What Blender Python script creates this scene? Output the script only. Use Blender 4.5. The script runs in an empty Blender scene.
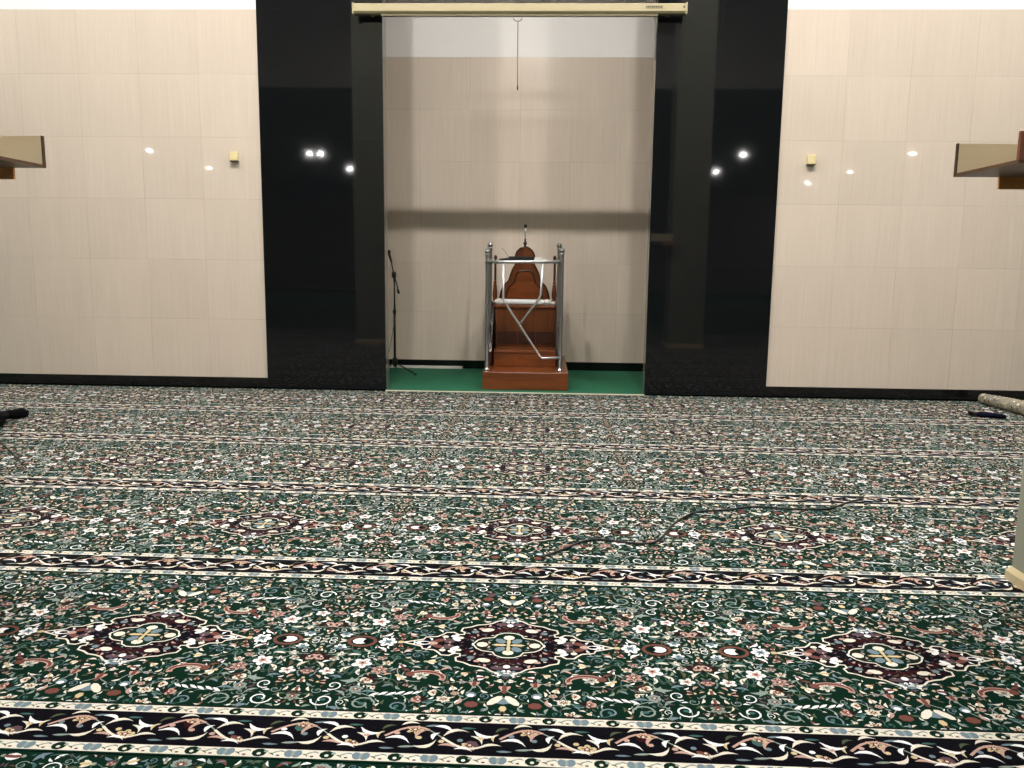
import bpy, bmesh, math, random
from mathutils import Vector, Matrix
C = bpy.context.scene.collection
PI = math.pi

# ------------------------------------------------------------------ materials
def new_mat(name):
    m = bpy.data.materials.new(name); m.use_nodes = True
    nt = m.node_tree; nt.nodes.clear()
    out = nt.nodes.new('ShaderNodeOutputMaterial'); b = nt.nodes.new('ShaderNodeBsdfPrincipled')
    nt.links.new(b.outputs[0], out.inputs[0])
    return m, nt, b
def lin(c):
    r = []
    for v in c:
        v /= 255.0
        r.append(v/12.92 if v <= .04045 else ((v+.055)/1.055)**2.4)
    return tuple(r)+(1.0,)
def nd(nt, t, **kw):
    n = nt.nodes.new(t)
    for k, v in kw.items(): setattr(n, k, v)
    return n
def mathn(nt, op, a, b=None, c=None):
    n = nt.nodes.new('ShaderNodeMath'); n.operation = op
    for i, v in enumerate((a, b, c)):
        if v is None: continue
        if isinstance(v, (int, float)): n.inputs[i].default_value = v
        else: nt.links.new(v, n.inputs[i])
    return n.outputs[0]
def mixc(nt, fac, a, b, mode='MIX'):
    n = nt.nodes.new('ShaderNodeMix'); n.data_type = 'RGBA'; n.blend_type = mode
    for sock, v in ((n.inputs[0], fac), (n.inputs[6], a), (n.inputs[7], b)):
        if isinstance(v, (int, float, tuple)): sock.default_value = v
        else: nt.links.new(v, sock)
    return n.outputs[2]
def noise(nt, vec, scale, detail=2.0, rough=.5):
    n = nd(nt, 'ShaderNodeTexNoise'); n.inputs['Scale'].default_value = scale
    n.inputs['Detail'].default_value = detail; n.inputs['Roughness'].default_value = rough
    if vec is not None: nt.links.new(vec, n.inputs['Vector'])
    return n.outputs['Fac']
def mapping(nt, scale=(1, 1, 1), loc=(0, 0, 0)):
    tc = nd(nt, 'ShaderNodeTexCoord'); mp = nd(nt, 'ShaderNodeMapping')
    mp.inputs['Scale'].default_value = scale; mp.inputs['Location'].default_value = loc
    nt.links.new(tc.outputs['Object'], mp.inputs['Vector'])
    return mp.outputs[0]
def simple(name, col, rough=.5, metal=0, var=.08, vscale=30, spec=.5, coat=0, bump=0, sheen=0):
    m, nt, b = new_mat(name)
    v = mapping(nt); f = noise(nt, v, vscale, 3)
    c = lin(col)
    lo = tuple(x*(1-var) for x in c[:3])+(1,); hi = tuple(min(1, x*(1+var)) for x in c[:3])+(1,)
    nt.links.new(mixc(nt, f, lo, hi), b.inputs['Base Color'])
    b.inputs['Roughness'].default_value = rough; b.inputs['Metallic'].default_value = metal
    b.inputs['Specular IOR Level'].default_value = spec; b.inputs['Coat Weight'].default_value = coat
    b.inputs['Sheen Weight'].default_value = sheen
    if bump:
        bp = nd(nt, 'ShaderNodeBump'); bp.inputs['Strength'].default_value = bump; bp.inputs['Distance'].default_value = .002
        nt.links.new(noise(nt, v, vscale*6, 2), bp.inputs['Height']); nt.links.new(bp.outputs[0], b.inputs['Normal'])
    return m
def tile_mat(name, x0, z0, size=.6):
    """polished beige tile with a fine vertical grain, square grid of thin joints"""
    m, nt, b = new_mat(name)
    tc = nd(nt, 'ShaderNodeTexCoord'); sp = nd(nt, 'ShaderNodeSeparateXYZ'); nt.links.new(tc.outputs['Object'], sp.inputs[0])
    u = mathn(nt, 'DIVIDE', mathn(nt, 'SUBTRACT', sp.outputs[0], x0), size)
    w = mathn(nt, 'DIVIDE', mathn(nt, 'SUBTRACT', sp.outputs[2], z0), size)
    def edge(s):
        f = mathn(nt, 'FRACT', mathn(nt, 'ADD', s, 100.0))
        return mathn(nt, 'MINIMUM', f, mathn(nt, 'SUBTRACT', 1.0, f))
    d = mathn(nt, 'MINIMUM', edge(u), edge(w))
    joint = mathn(nt, 'LESS_THAN', d, .0038)
    cell = nd(nt, 'ShaderNodeCombineXYZ')
    nt.links.new(mathn(nt, 'FLOOR', u), cell.inputs[0]); nt.links.new(mathn(nt, 'FLOOR', w), cell.inputs[2])
    wn = nd(nt, 'ShaderNodeTexWhiteNoise', noise_dimensions='3D'); nt.links.new(cell.outputs[0], wn.inputs['Vector'])
    streak = noise(nt, mapping(nt, (70, 1, 1.6)), 1.0, 4, .65)
    broad = noise(nt, mapping(nt, (5, 1, 1.2)), 1.0, 2)
    c1 = lin((196, 181, 164)); c2 = lin((224, 211, 196))
    col = mixc(nt, mathn(nt, 'ADD', mathn(nt, 'MULTIPLY', streak, .75), mathn(nt, 'MULTIPLY', broad, .25)), c1, c2)
    tint = nd(nt, 'ShaderNodeHueSaturation'); nt.links.new(col, tint.inputs['Color'])
    nt.links.new(mathn(nt, 'ADD', .965, mathn(nt, 'MULTIPLY', wn.outputs['Value'], .07)), tint.inputs['Value'])
    jn = noise(nt, mapping(nt, (2, 2, 2)), 1.0, 2)
    jf = mathn(nt, 'MULTIPLY', joint, mathn(nt, 'MULTIPLY', mathn(nt, 'POWER', jn, 2.0), 1.0))
    nt.links.new(mixc(nt, jf, tint.outputs[0], lin((140, 120, 100))), b.inputs['Base Color'])
    nt.links.new(mathn(nt, 'ADD', .02, mathn(nt, 'MULTIPLY', jf, .6)), b.inputs['Roughness'])
    b.inputs['Specular IOR Level'].default_value = .35
    return m
def granite_mat(name, x0, z0):
    m, nt, b = new_mat(name)
    tc = nd(nt, 'ShaderNodeTexCoord'); sp = nd(nt, 'ShaderNodeSeparateXYZ'); nt.links.new(tc.outputs['Object'], sp.inputs[0])
    u = mathn(nt, 'DIVIDE', mathn(nt, 'SUBTRACT', sp.outputs[0], x0), .6)
    w = mathn(nt, 'DIVIDE', mathn(nt, 'SUBTRACT', sp.outputs[2], z0), .6)
    def edge(s):
        f = mathn(nt, 'FRACT', mathn(nt, 'ADD', s, 100.0))
        return mathn(nt, 'MINIMUM', f, mathn(nt, 'SUBTRACT', 1.0, f))
    joint = mathn(nt, 'LESS_THAN', mathn(nt, 'MINIMUM', edge(u), edge(w)), .004)
    sk = noise(nt, mapping(nt), 420, 2, .7)
    col = mixc(nt, mathn(nt, 'POWER', sk, 4.0), lin((10, 11, 13)), lin((52, 54, 58)))
    jf = mathn(nt, 'MULTIPLY', joint, mathn(nt, 'MULTIPLY', noise(nt, mapping(nt, (2, 2, 2)), 1, 2), .5))
    nt.links.new(mixc(nt, jf, col, lin((34, 36, 40))), b.inputs['Base Color'])
    b.inputs['Roughness'].default_value = .035; b.inputs['Specular IOR Level'].default_value = .4
    return m
def wood_mat(name, dark, light, rough=.35, axis='z', scale=1.0, coat=.2):
    m, nt, b = new_mat(name)
    sc = {'z': (22, 22, 1.6), 'x': (1.6, 22, 22), 'y': (22, 1.6, 22)}[axis]
    v = mapping(nt, tuple(s*scale for s in sc))
    f = noise(nt, v, 1.0, 5, .6); g = noise(nt, mapping(nt, (3, 3, 3)), 1.0, 2)
    f2 = mathn(nt, 'ADD', mathn(nt, 'MULTIPLY', f, .7), mathn(nt, 'MULTIPLY', g, .3))
    rp = nd(nt, 'ShaderNodeMapRange'); nt.links.new(f2, rp.inputs[0]); rp.inputs[1].default_value = .3; rp.inputs[2].default_value = .7
    nt.links.new(mixc(nt, rp.outputs[0], lin(dark), lin(light)), b.inputs['Base Color'])
    b.inputs['Roughness'].default_value = rough; b.inputs['Coat Weight'].default_value = coat; b.inputs['Coat Roughness'].default_value = .15
    return m
def emit_mat(name, col, strength):
    m, nt, b = new_mat(name)
    b.inputs['Base Color'].default_value = lin((240, 240, 240))
    b.inputs['Emission Color'].default_value = col+(1,); b.inputs['Emission Strength'].default_value = strength
    return m
def pile_mat(name, col):
    """wool pile of one yarn colour: fibre speckle, slight sheen, rough"""
    m, nt, b = new_mat(name)
    v = mapping(nt); f = noise(nt, v, 260, 2, .7); g = noise(nt, v, 2.2, 3)
    c = lin(col)
    lo = tuple(x*.62 for x in c[:3])+(1,); hi = tuple(min(1, x*1.28) for x in c[:3])+(1,)
    mx = mathn(nt, 'ADD', mathn(nt, 'MULTIPLY', f, .75), mathn(nt, 'MULTIPLY', g, .25))
    nt.links.new(mixc(nt, mx, lo, hi), b.inputs['Base Color'])
    b.inputs['Roughness'].default_value = .85; b.inputs['Specular IOR Level'].default_value = .05
    b.inputs['Sheen Weight'].default_value = 0.0; b.inputs['Sheen Roughness'].default_value = .45
    bp = nd(nt, 'ShaderNodeBump'); bp.inputs['Strength'].default_value = .3; bp.inputs['Distance'].default_value = .003
    nt.links.new(f, bp.inputs['Height']); nt.links.new(bp.outputs[0], b.inputs['Normal'])
    return m

GX, GZ = .1163, .1163
M = dict(
    tileL=tile_mat('beige_tile_left', -2.696, GZ), tileR=tile_mat('beige_tile_right', 2.381, GZ), tileN=tile_mat('beige_tile_niche', -.784, GZ),
    granL=granite_mat('black_granite_left', -2.696, GZ), granR=granite_mat('black_granite_right', 2.381, GZ),
    skirt=simple('black_granite_skirting', (14, 14, 15), .12, var=.3, vscale=300),
    paint=simple('white_wall_paint', (238, 234, 230), .6, var=.02, vscale=4),
    dull=simple('grey_wall_paint', (120, 118, 112), .7, var=.04, vscale=4),
    ceil=simple('ceiling_paint', (215, 212, 206), .8, var=.02, vscale=3),
    reveal=simple('grey_reveal_tile', (104, 100, 92), .2, var=.05, vscale=20),
    green=simple('green_carpet', (10, 92, 62), .9, var=.35, vscale=90, spec=.1, bump=.5, sheen=.1),
    floor=simple('floor_green', (20, 74, 52), .8, var=.2, vscale=40, spec=.2),
    pale=simple('pale_edge', (206, 200, 176), .6, var=.1),
    wood=wood_mat('varnished_teak', (80, 38, 12), (134, 70, 26), .3, 'x', 1, .35),
    woodv=wood_mat('varnished_teak_upright', (66, 32, 10), (112, 60, 24), .3, 'z', 1, .35),
    woodd=wood_mat('dark_teak_moulding', (40, 16, 6), (68, 32, 14), .3, 'z', 1, .3),
    steel=simple('polished_steel', (205, 206, 208), .16, 1, var=.04, vscale=60),
    gate=simple('satin_steel', (222, 223, 224), .38, 1, var=.04, vscale=60),
    steeld=simple('brushed_steel', (176, 177, 178), .3, 1, var=.06, vscale=60),
    plastic=simple('white_plastic', (214, 212, 204), .35, var=.06, vscale=50),
    wrap=simple('wrapped_plastic', (206, 208, 206), .25, var=.15, vscale=40, coat=.6, bump=.6),
    black=simple('black_plastic', (16, 16, 17), .4, var=.2),
    blackm=simple('black_metal', (20, 20, 22), .35, .6, var=.2),
    cloth=simple('black_cloth', (9, 9, 11), .95, var=.3, spec=.1, bump=.6),
    navy=simple('navy_fabric', (9, 11, 30), .9, var=.3, spec=.1, bump=.4),
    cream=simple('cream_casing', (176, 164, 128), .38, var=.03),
    creaml=simple('cream_casing_lit_top', (226, 214, 182), .4, var=.03),
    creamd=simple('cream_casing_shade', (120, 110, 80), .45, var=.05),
    box=simple('cream_box_plastic', (226, 210, 160), .4, var=.04),
    rollback=simple('carpet_backing', (150, 144, 126), .9, var=.3, vscale=60, spec=.1),
    ink=simple('dark_ink', (60, 50, 36), .6, var=.1),
    ply=wood_mat('pale_plywood', (244, 224, 180), (252, 240, 206), .5, 'x', .5, .1),
    plyv=wood_mat('brown_shelf_veneer', (74, 50, 30), (104, 72, 44), .45, 'x', .8, .1),
    redw=wood_mat('red_brown_shelf_panel', (104, 56, 34), (138, 78, 50), .4, 'z', .8, .1),
    edge=wood_mat('shelf_edge_band', (58, 38, 18), (84, 58, 30), .5, 'z', .8, 0),
    brak=wood_mat('orange_brown_block', (196, 130, 74), (226, 160, 100), .45, 'x', .8, .1),
    column=simple('grey_green_column_stone', (150, 152, 136), .22, var=.12, vscale=9),
    cbase=simple('cream_column_base_stone', (206, 188, 148), .3, var=.1, vscale=14),
    lamp=emit_mat('lamp_diffuser', (1.0, .965, .93), 2000),
    lampn=emit_mat('mihrab_lamp_diffuser', (1.0, .955, .91), 1850),
    lampo=emit_mat('added_wall_lamp_diffuser', (1.0, .96, .92), 2300),
    lampb=emit_mat('fill_lamp_diffuser', (1.0, .965, .93), 25),
    housing=simple('lamp_housing', (225, 225, 222), .4, var=.03),
)

# ------------------------------------------------------------------ mesh helpers
class MB:
    def __init__(s): s.v = []; s.f = []; s.m = []; s.mats = []; s.smooth = []
    def mi(s, mat):
        if mat not in s.mats: s.mats.append(mat)
        return s.mats.index(mat)
    def face(s, idx, mat, smooth=False): s.f.append(idx); s.m.append(s.mi(mat)); s.smooth.append(smooth)
    def box(s, a, b, mat, bev=0.0):
        x0, y0, z0 = a; x1, y1, z1 = b
        if bev <= 0:
            n = len(s.v)
            s.v += [(x0, y0, z0), (x1, y0, z0), (x1, y1, z0), (x0, y1, z0), (x0, y0, z1), (x1, y0, z1), (x1, y1, z1), (x0, y1, z1)]
            for q in ((3, 2, 1, 0), (4, 5, 6, 7), (0, 1, 5, 4), (1, 2, 6, 5), (2, 3, 7, 6), (3, 0, 4, 7)): s.face([n+i for i in q], mat)
            return
        bm = bmesh.new(); bmesh.ops.create_cube(bm, size=1)
        for v in bm.verts: v.co = Vector(((x0+x1)/2+v.co.x*(x1-x0), (y0+y1)/2+v.co.y*(y1-y0), (z0+z1)/2+v.co.z*(z1-z0)))
        bmesh.ops.bevel(bm, geom=list(bm.edges), offset=bev, segments=2, profile=.5, affect='EDGES')
        s.bm(bm, mat)
    def bm(s, bm, mat, smooth=False):
        n = len(s.v); bm.verts.index_update(); s.v += [tuple(v.co) for v in bm.verts]
        for f in bm.faces: s.face([n+v.index for v in f.verts], mat, smooth)
        bm.free()
    def tube(s, pts, r, mat, seg=12, cap=True):
        pts = [Vector(p) for p in pts]; k = len(pts)
        rs = r if isinstance(r, (list, tuple)) else [r]*k
        n0 = len(s.v); prev = None
        for i, p in enumerate(pts):
            t = (pts[min(i+1, k-1)]-pts[max(i-1, 0)]).normalized()
            if prev is None:
                a = Vector((0, 0, 1)) if abs(t.z) < .9 else Vector((1, 0, 0)); u = t.cross(a).normalized()
            else: u = (prev-t*prev.dot(t)).normalized()
            prev = u; w = t.cross(u)
            for j in range(seg):
                q = 2*PI*j/seg; c = p+(u*math.cos(q)+w*math.sin(q))*rs[i]; s.v.append(tuple(c))
        for i in range(k-1):
            for j in range(seg):
                a = n0+i*seg+j; b = n0+i*seg+(j+1) % seg; s.face([a, b, b+seg, a+seg], mat, True)
        if cap:
            s.face([n0+j for j in range(seg)][::-1], mat); s.face([n0+(k-1)*seg+j for j in range(seg)], mat)
    def lathe(s, c, prof, mat, seg=20):      # prof: (r, z) from the bottom up, around a vertical axis at c
        n0 = len(s.v); k = len(prof)
        for r, z in prof:
            for j in range(seg):
                q = 2*PI*j/seg; s.v.append((c[0]+r*math.cos(q), c[1]+r*math.sin(q), c[2]+z))
        for i in range(k-1):
            for j in range(seg):
                a = n0+i*seg+j; b = n0+i*seg+(j+1) % seg; s.face([a, b, b+seg, a+seg], mat, True)
        s.face([n0+j for j in range(seg)][::-1], mat); s.face([n0+(k-1)*seg+j for j in range(seg)], mat)
    def ball(s, c, r, mat, sx=1, sy=1, sz=1):
        bm = bmesh.new(); bmesh.ops.create_uvsphere(bm, u_segments=18, v_segments=12, radius=r)
        for v in bm.verts: v.co = Vector((c[0]+v.co.x*sx, c[1]+v.co.y*sy, c[2]+v.co.z*sz))
        s.bm(bm, mat, True)
    def prism(s, poly, y0, y1, mat, matside=None):   # outline in x,z given counter-clockwise seen from -y, pushed from y0 to y1
        n = len(s.v); k = len(poly)
        s.v += [(x, y0, z) for x, z in poly]+[(x, y1, z) for x, z in poly]
        s.face([n+i for i in range(k)], mat); s.face([n+k+i for i in range(k)][::-1], mat)
        for i in range(k): j = (i+1) % k; s.face([n+j, n+i, n+k+i, n+k+j], matside or mat)
    def build(s, name, parent=None, origin=(0, 0, 0)):
        me = bpy.data.meshes.new(name); o = Vector(origin)
        me.from_pydata([tuple(Vector(v)-o) for v in s.v] if origin != (0, 0, 0) else s.v, [], s.f)
        for m in s.mats: me.materials.append(m)
        me.polygons.foreach_set('material_index', s.m); me.polygons.foreach_set('use_smooth', s.smooth); me.update()
        ob = bpy.data.objects.new(name, me); C.objects.link(ob); ob.location = o
        if parent is not None:
            w = Vector(parent.location); q = parent.parent
            while q: w += q.location; q = q.parent
            ob.parent = parent; ob.location = o-w
        return ob
def thing(name, label, cat, loc=(0, 0, 0), group=None):
    e = bpy.data.objects.new(name, None); e.location = loc; e.empty_display_size = .1; C.objects.link(e)
    tag(e, label, cat, group); return e
def tag(o, label, cat, group=None):
    o['label'] = label; o['category'] = cat
    if group: o['group'] = group
    return o
def struct(name, build):
    b = MB(); build(b); o = b.build(name); o['kind'] = 'structure'; return o

# ------------------------------------------------------------------ the room
OL, OR, PL, PR, ND, CZ, TT = -1.469, 1.163, -2.696, 2.381, 1.815, 5.0, 3.7163
HZ = 6.8      # height of the raised front ceiling
RX0, RX1, RB = -15.0, 15.0, -31.0
struct('floor', lambda b: b.box((RX0, RB, -.2), (RX1, ND+.2, 0), M['floor']))
def wl(b):
    b.box((RX0, 0, 0), (PL, .15, TT), M['tileL']); b.box((RX0, 0, TT), (PL, .15, HZ), M['paint'])
struct('wall_front_left', wl)
def wr(b):
    b.box((PR, 0, 0), (RX1, .15, TT), M['tileR']); b.box((PR, 0, TT), (RX1, .15, HZ), M['paint'])
struct('wall_front_right', wr)
def wn(b):
    b.box((-2.9, ND, 0), (2.6, ND+.15, TT), M['tileN']); b.box((-2.9, ND, TT), (2.6, ND+.15, HZ), M['paint'])
struct('wall_niche_back', wn)
struct('wall_niche_left', lambda b: b.box((-3.0, .15, 0), (-2.9, ND+.15, HZ), M['tileN']))
struct('wall_niche_right', lambda b: b.box((2.6, .15, 0), (2.7, ND+.15, HZ), M['tileN']))
struct('wall_niche_lintel', lambda b: b.box((OL, -.0, 5.07), (OR, .15, HZ), M['paint']))
struct('wall_left', lambda b: b.box((RX0-.15, RB, 0), (RX0, .15, HZ), M['dull']))
struct('wall_right', lambda b: b.box((RX1, RB, 0), (RX1+.15, .15, HZ), M['dull']))
struct('wall_back', lambda b: b.box((RX0, RB-.15, 0), (RX1, RB, CZ), M['dull']))
DY0 = -9.8
def cl(b):
    b.box((RX0, RB, CZ), (RX1, DY0, CZ+.2), M['ceil']); b.box((RX0, DY0-.15, CZ+.2), (RX1, DY0, HZ), M['ceil'])
    b.box((RX0, DY0-.15, HZ), (RX1, ND+.15, HZ+.2), M['ceil'])
struct('ceiling', cl)
struct('baseboard_left', lambda b: b.box((RX0, -.012, 0), (PL-.0, 0, GZ), M['skirt']))
struct('baseboard_right', lambda b: b.box((PR, -.012, 0), (RX1, 0, GZ), M['skirt']))
struct('baseboard_niche', lambda b: b.box((-2.9, ND-.012, 0), (2.6, ND, GZ), M['skirt']))
for nm, x0, x1, g, rx, lab in (('granite_pillar', PL, OL, 'granL', OL, 'wide polished black granite pillar left of the niche, beside the microphone stand'),
                              ('granite_pillar', OR, PR, 'granR', OR, 'wide polished black granite pillar on the right side of the niche')):
    t = thing(nm, lab, 'pillar', ((x0+x1)/2, .07, 0), 'black granite pillars beside the niche')
    b = MB(); b.box((x0, -.02, 0), (x1, .0, HZ), M[g]); b.build('facing', t)
    b = MB(); b.box((x0, 0.0, 0), (x1, .15, HZ), M['reveal']); b.build('core', t)

# niche green carpet with a pale front edge
t = thing('niche_carpet', 'plain green carpet covering the floor inside the niche', 'carpet', (-.15, .8, 0))
b = MB(); b.box((OL, -.035, 0), (OR, .15, .014), M['green']); b.box((-2.9, .15, 0), (2.6, ND-.012, .014), M['green']); b.build('pile', t)
b = MB(); b.box((OL, -.062, 0), (OR, -.035, .016), M['pale']); b.build('edge_strip', t)

# ------------------------------------------------------------------ prayer carpets
YC = dict(green=(1, 32, 20), green2=(24, 96, 66), navy=(4, 3, 10), maroon=(44, 12, 18), cream=(216, 209, 194), white=(236, 236, 236), pink=(184, 150, 138),
          rust=(108, 66, 58), gold=(196, 178, 138), slate=(108, 126, 136), teal=(60, 96, 92), grey=(132, 146, 138), olive=(74, 84, 64), plum=(88, 68, 76))
YM = {k: pile_mat('pile_'+k, v) for k, v in YC.items()}
YN = list(YC)
rng = random.Random(11)
CW, PITCH = 1.27, 1.231
FV = .684           # field centre measured from the near edge of a strip
polys = []          # (points, colour, layer)
def P_(pts, col, lay): polys.append((pts, col, lay))
def ell(cx, cy, a, b_, ang, col, lay, n=9, out=None):
    ca, sa = math.cos(ang), math.sin(ang); pts = []
    for i in range(n):
        t_ = 2*PI*i/n; x = a*math.cos(t_); y = b_*math.sin(t_); pts.append((cx+x*ca-y*sa, cy+x*sa+y*ca))
    (out if out is not None else polys).append((pts, col, lay))
def leaf(cx, cy, L, w, ang, bend, col, lay, n=5, out=None):
    """curved tapering leaf drawn as a row of quads"""
    o = out if out is not None else polys
    ca, sa = math.cos(ang), math.sin(ang); up = []; dn = []
    for i in range(n+1):
        t_ = i/n; x = (t_-.5)*L; yb = bend*(1-(2*t_-1)**2); h = w*math.sin(PI*min(1, t_*1.02+.02))**.8*(1.15-.5*t_)
        for lst, s_ in ((up, 1), (dn, -1)):
            y = yb+s_*h/2; lst.append((cx+x*ca-y*sa, cy+x*sa+y*ca))
    for i in range(n): o.append(([dn[i], dn[i+1], up[i+1], up[i]], col, lay))
def stroke(pts, w, col, lay, out=None, closed=False):
    o = out if out is not None else polys; k = len(pts); up = []; dn = []
    for i in range(k):
        a = pts[(i-1) % k] if closed else pts[max(0, i-1)]; c = pts[(i+1) % k] if closed else pts[min(k-1, i+1)]
        dx, dy = c[0]-a[0], c[1]-a[1]; l = math.hypot(dx, dy) or 1; nx, ny = -dy/l*w/2, dx/l*w/2
        up.append((pts[i][0]+nx, pts[i][1]+ny)); dn.append((pts[i][0]-nx, pts[i][1]-ny))
    for i in range(k if closed else k-1):
        j = (i+1) % k; o.append(([dn[i], dn[j], up[j], up[i]], col, lay))
def blossom(cx, cy, r, ang, n, ca, cb, cc, out):
    if ca == 'white' or rng.random() < .5: ell(cx, cy, r*.95, r*.8, ang, rng.choice(['plum', 'teal', 'slate', 'olive', 'maroon']), 1, 8, out)
    sq = rng.uniform(.6, 1.0); fan = rng.random() < .45; k0 = rng.uniform(.22, .36)
    for i in range(n):
        t_ = ang+(2*PI*i/n if not fan else (i-(n-1)/2)*.62)
        rr_ = r*(.58 if not fan else .5)*rng.uniform(.8, 1.15)
        ell(cx+rr_*math.cos(t_), cy+rr_*math.sin(t_)*sq, r*.44, r*k0, t_, ca if rng.random() > .12 else cb, 2, 7, out)
        ell(cx+rr_*.8*math.cos(t_), cy+rr_*.8*math.sin(t_)*sq, r*.2, r*.09, t_, cb, 3, 5, out)
    ell(cx, cy, r*.36, r*.36*sq, 0, cb, 4, 8, out); ell(cx, cy, r*.17, r*.17, 0, cc, 5, 6, out)
def tulip(cx, cy, r, ang, ca, cb, out):
    for k, (da, l) in enumerate(((-.6, .95), (.6, .95), (0, 1.1))):
        t_ = ang+da; ell(cx+r*.35*math.cos(t_), cy+r*.35*math.sin(t_), r*.6*l, r*.24, t_, ca if k < 2 else cb, 2+(k == 2), 7, out)
    ell(cx-r*.35*math.cos(ang), cy-r*.35*math.sin(ang), r*.25, r*.25, 0, rng.choice(['gold', 'grey', 'rust']), 3, 6, out)
def boat(cx, cy, r, ang, out, col='rust'):
    pts = [(cx+r*math.cos(ang+t_), cy+r*.62*math.sin(ang+t_)) for t_ in [(-.1+i*.3) for i in range(11)]]
    stroke(pts, r*.34, 'pink', 2, out); stroke(pts[1:-1], r*.18, col, 3, out)
    ell(pts[-1][0], pts[-1][1], r*.28, r*.28, 0, col, 3, 7, out)
def curl(cx, cy, r, ang, out, col='slate'):
    pts = []
    for i in range(15):
        t_ = i*.5; q = r*(1-.052*i); pts.append((cx+q*math.cos(ang+t_), cy+q*math.sin(ang+t_)))
    stroke(pts, r*.16, col, 2, out)
    ell(cx, cy, r*.3, r*.2, ang, 'teal', 3, 6, out)
def feather(cx, cy, L, ang, out, col='white'):
    for i in range(6):
        t_ = (i/5-.5)*L; leaf(cx+t_*math.cos(ang), cy+t_*math.sin(ang)+.004*(i % 2), L*.28, L*.1, ang+.5, 0, col, 2+(i % 2), 3, out)
# --- one quarter of the field, mirrored both ways
Q = []; occ = []
def take(x, y, r): occ.append((x, y, r))
HU, HV = CW/2, .536
OUT = [(0, .196), (.022, .195), (.045, .188), (.066, .166), (.09, .156), (.118, .15), (.142, .132), (.168, .122), (.172, .098), (.158, .088), (.16, .072), (.178, .07),
       (.196, .086), (.222, .084), (.236, .064), (.25, .05), (.29, .043), (.296, .026), (.36, 0)]
for x in (0, .05, .1): take(x, .06, .122)
take(.16, .03, .095); take(.22, .03, .058); take(.28, 0, .045); take(.33, 0, .028)
full = [(x, y) for x, y in OUT]
ring = full+[(x, -y) for x, y in full[::-1][1:]]+[(-x, -y) for x, y in full[1:]]+[(-x, y) for x, y in full[::-1][1:-1]]
# medallion body as strips from the axis to the outline (one quarter, mirrored later)
def quarterfill(outl, col, lay, out):
    for i in range(len(outl)-1):
        (x0, y0), (x1, y1) = outl[i], outl[i+1]
        if x1 > x0+1e-6: out.append(([(x0, 0), (x1, 0), (x1, y1), (x0, y0)], col, lay))
body = [(0, .192), (.045, .186), (.09, .153), (.15, .126), (.168, .10), (.168, .078), (.2, .08), (.236, .062), (.25, .048), (.29, .04), (.358, 0)]
quarterfill(body, 'navy', 1, Q)
stroke(OUT, .007, 'cream', 4, Q)
inner = [(0, .092), (.02, .09), (.042, .076), (.052, .054), (.07, .05), (.09, .045), (.108, .03), (.122, 0)]
quarterfill(inner, 'green', 2, Q); stroke(inner, .0055, 'cream', 5, Q)
MED = [(.078, .112, .024), (.0, .152, .014), (.09, 0, .02), (0, .055, .02), (.028, .03, .018), (.182, .034, .02)]
ell(.035, .118, .06, .02, -.35, 'maroon', 2, 9, Q); ell(.028, .16, .026, .013, 0, 'plum', 3, 8, Q); ell(.0, .152, .012, .012, 0, 'white', 4, 8, Q)
ell(.078, .112, .024, .014, -.2, 'cream', 4, 8, Q); ell(.1, .12, .012, .008, 0, 'pink', 5, 6, Q); ell(.122, .095, .014, .012, 0, 'slate', 3, 6, Q); ell(.135, .06, .012, .02, 0, 'maroon', 3, 7, Q)
ell(.028, .03, .022, .016, .8, 'slate', 3, 7, Q); ell(0, .055, .02, .017, 0, 'cream', 4, 8, Q); ell(.0, .025, .007, .03, 0, 'gold', 4, 6, Q); ell(.03, 0, .028, .008, 0, 'gold', 4, 6, Q); ell(.09, 0, .02, .018, 0, 'cream', 4, 8, Q)
for a, r in ((0, .02), (1.2, .016)): ell(.182+.006*a, .034+.02*a, r, r*.55, .8-a, 'white', 4, 7, Q)
ell(.17, .045, .014, .01, 0, 'cream', 4, 6, Q); ell(.205, .02, .02, .018, 0, 'plum', 2, 7, Q); ell(.24, .022, .022, .012, -.4, 'rust', 3, 7, Q); ell(.222, .05, .012, .01, 0, 'cream', 5, 6, Q)
ell(.262, 0, .02, .012, 0, 'pink', 3, 7, Q); ell(.295, 0, .026, .015, 0, 'white', 3, 8, Q); ell(.288, 0, .016, .009, 0, 'navy', 4, 7, Q); ell(.37, 0, .012, .01, 0, 'gold', 5, 6, Q)
rm = random.Random(21)
def top_of(x, o):
    for (x0, y0), (x1, y1) in zip(o, o[1:]):
        if x0 <= x <= x1 and x1 > x0: return y0+(y1-y0)*(x-x0)/(x1-x0)
    return 0
for _ in range(260):
    x = rm.uniform(.004, .33); y = rm.uniform(.004, .19); r = rm.uniform(.005, .0105)
    if y > top_of(x, body)-r*1.1: continue
    ins = x < .122 and y < top_of(x, inner)+.012
    if ins and not (x < .1 and y < top_of(x, inner)-.012): continue
    if any((x-a)**2+(y-c)**2 < (r+q)**2*.8 for a, c, q in MED): continue
    MED.append((x, y, r)); leaf(x, y, r*2.3, r*1.1, rm.uniform(0, PI), r*.4, rm.choice(['cream', 'pink', 'plum', 'rust', 'grey', 'slate', 'white', 'plum', 'maroon', 'olive']), 3, 3, Q)
# flower and ringed oval past the tip
blossom(.415, 0, .034, 0, 6, 'white', 'slate', 'teal', Q); take(.415, 0, .034)
ell(.505, 0, .052, .042, 0, 'rust', 1, 12, Q); ell(.505, 0, .04, .03, 0, 'green', 2, 12, Q); ell(.512, 0, .026, .022, 0, 'white', 3, 10, Q); ell(.49, 0, .012, .016, 0, 'navy', 4, 8, Q); take(.505, 0, .055)
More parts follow.
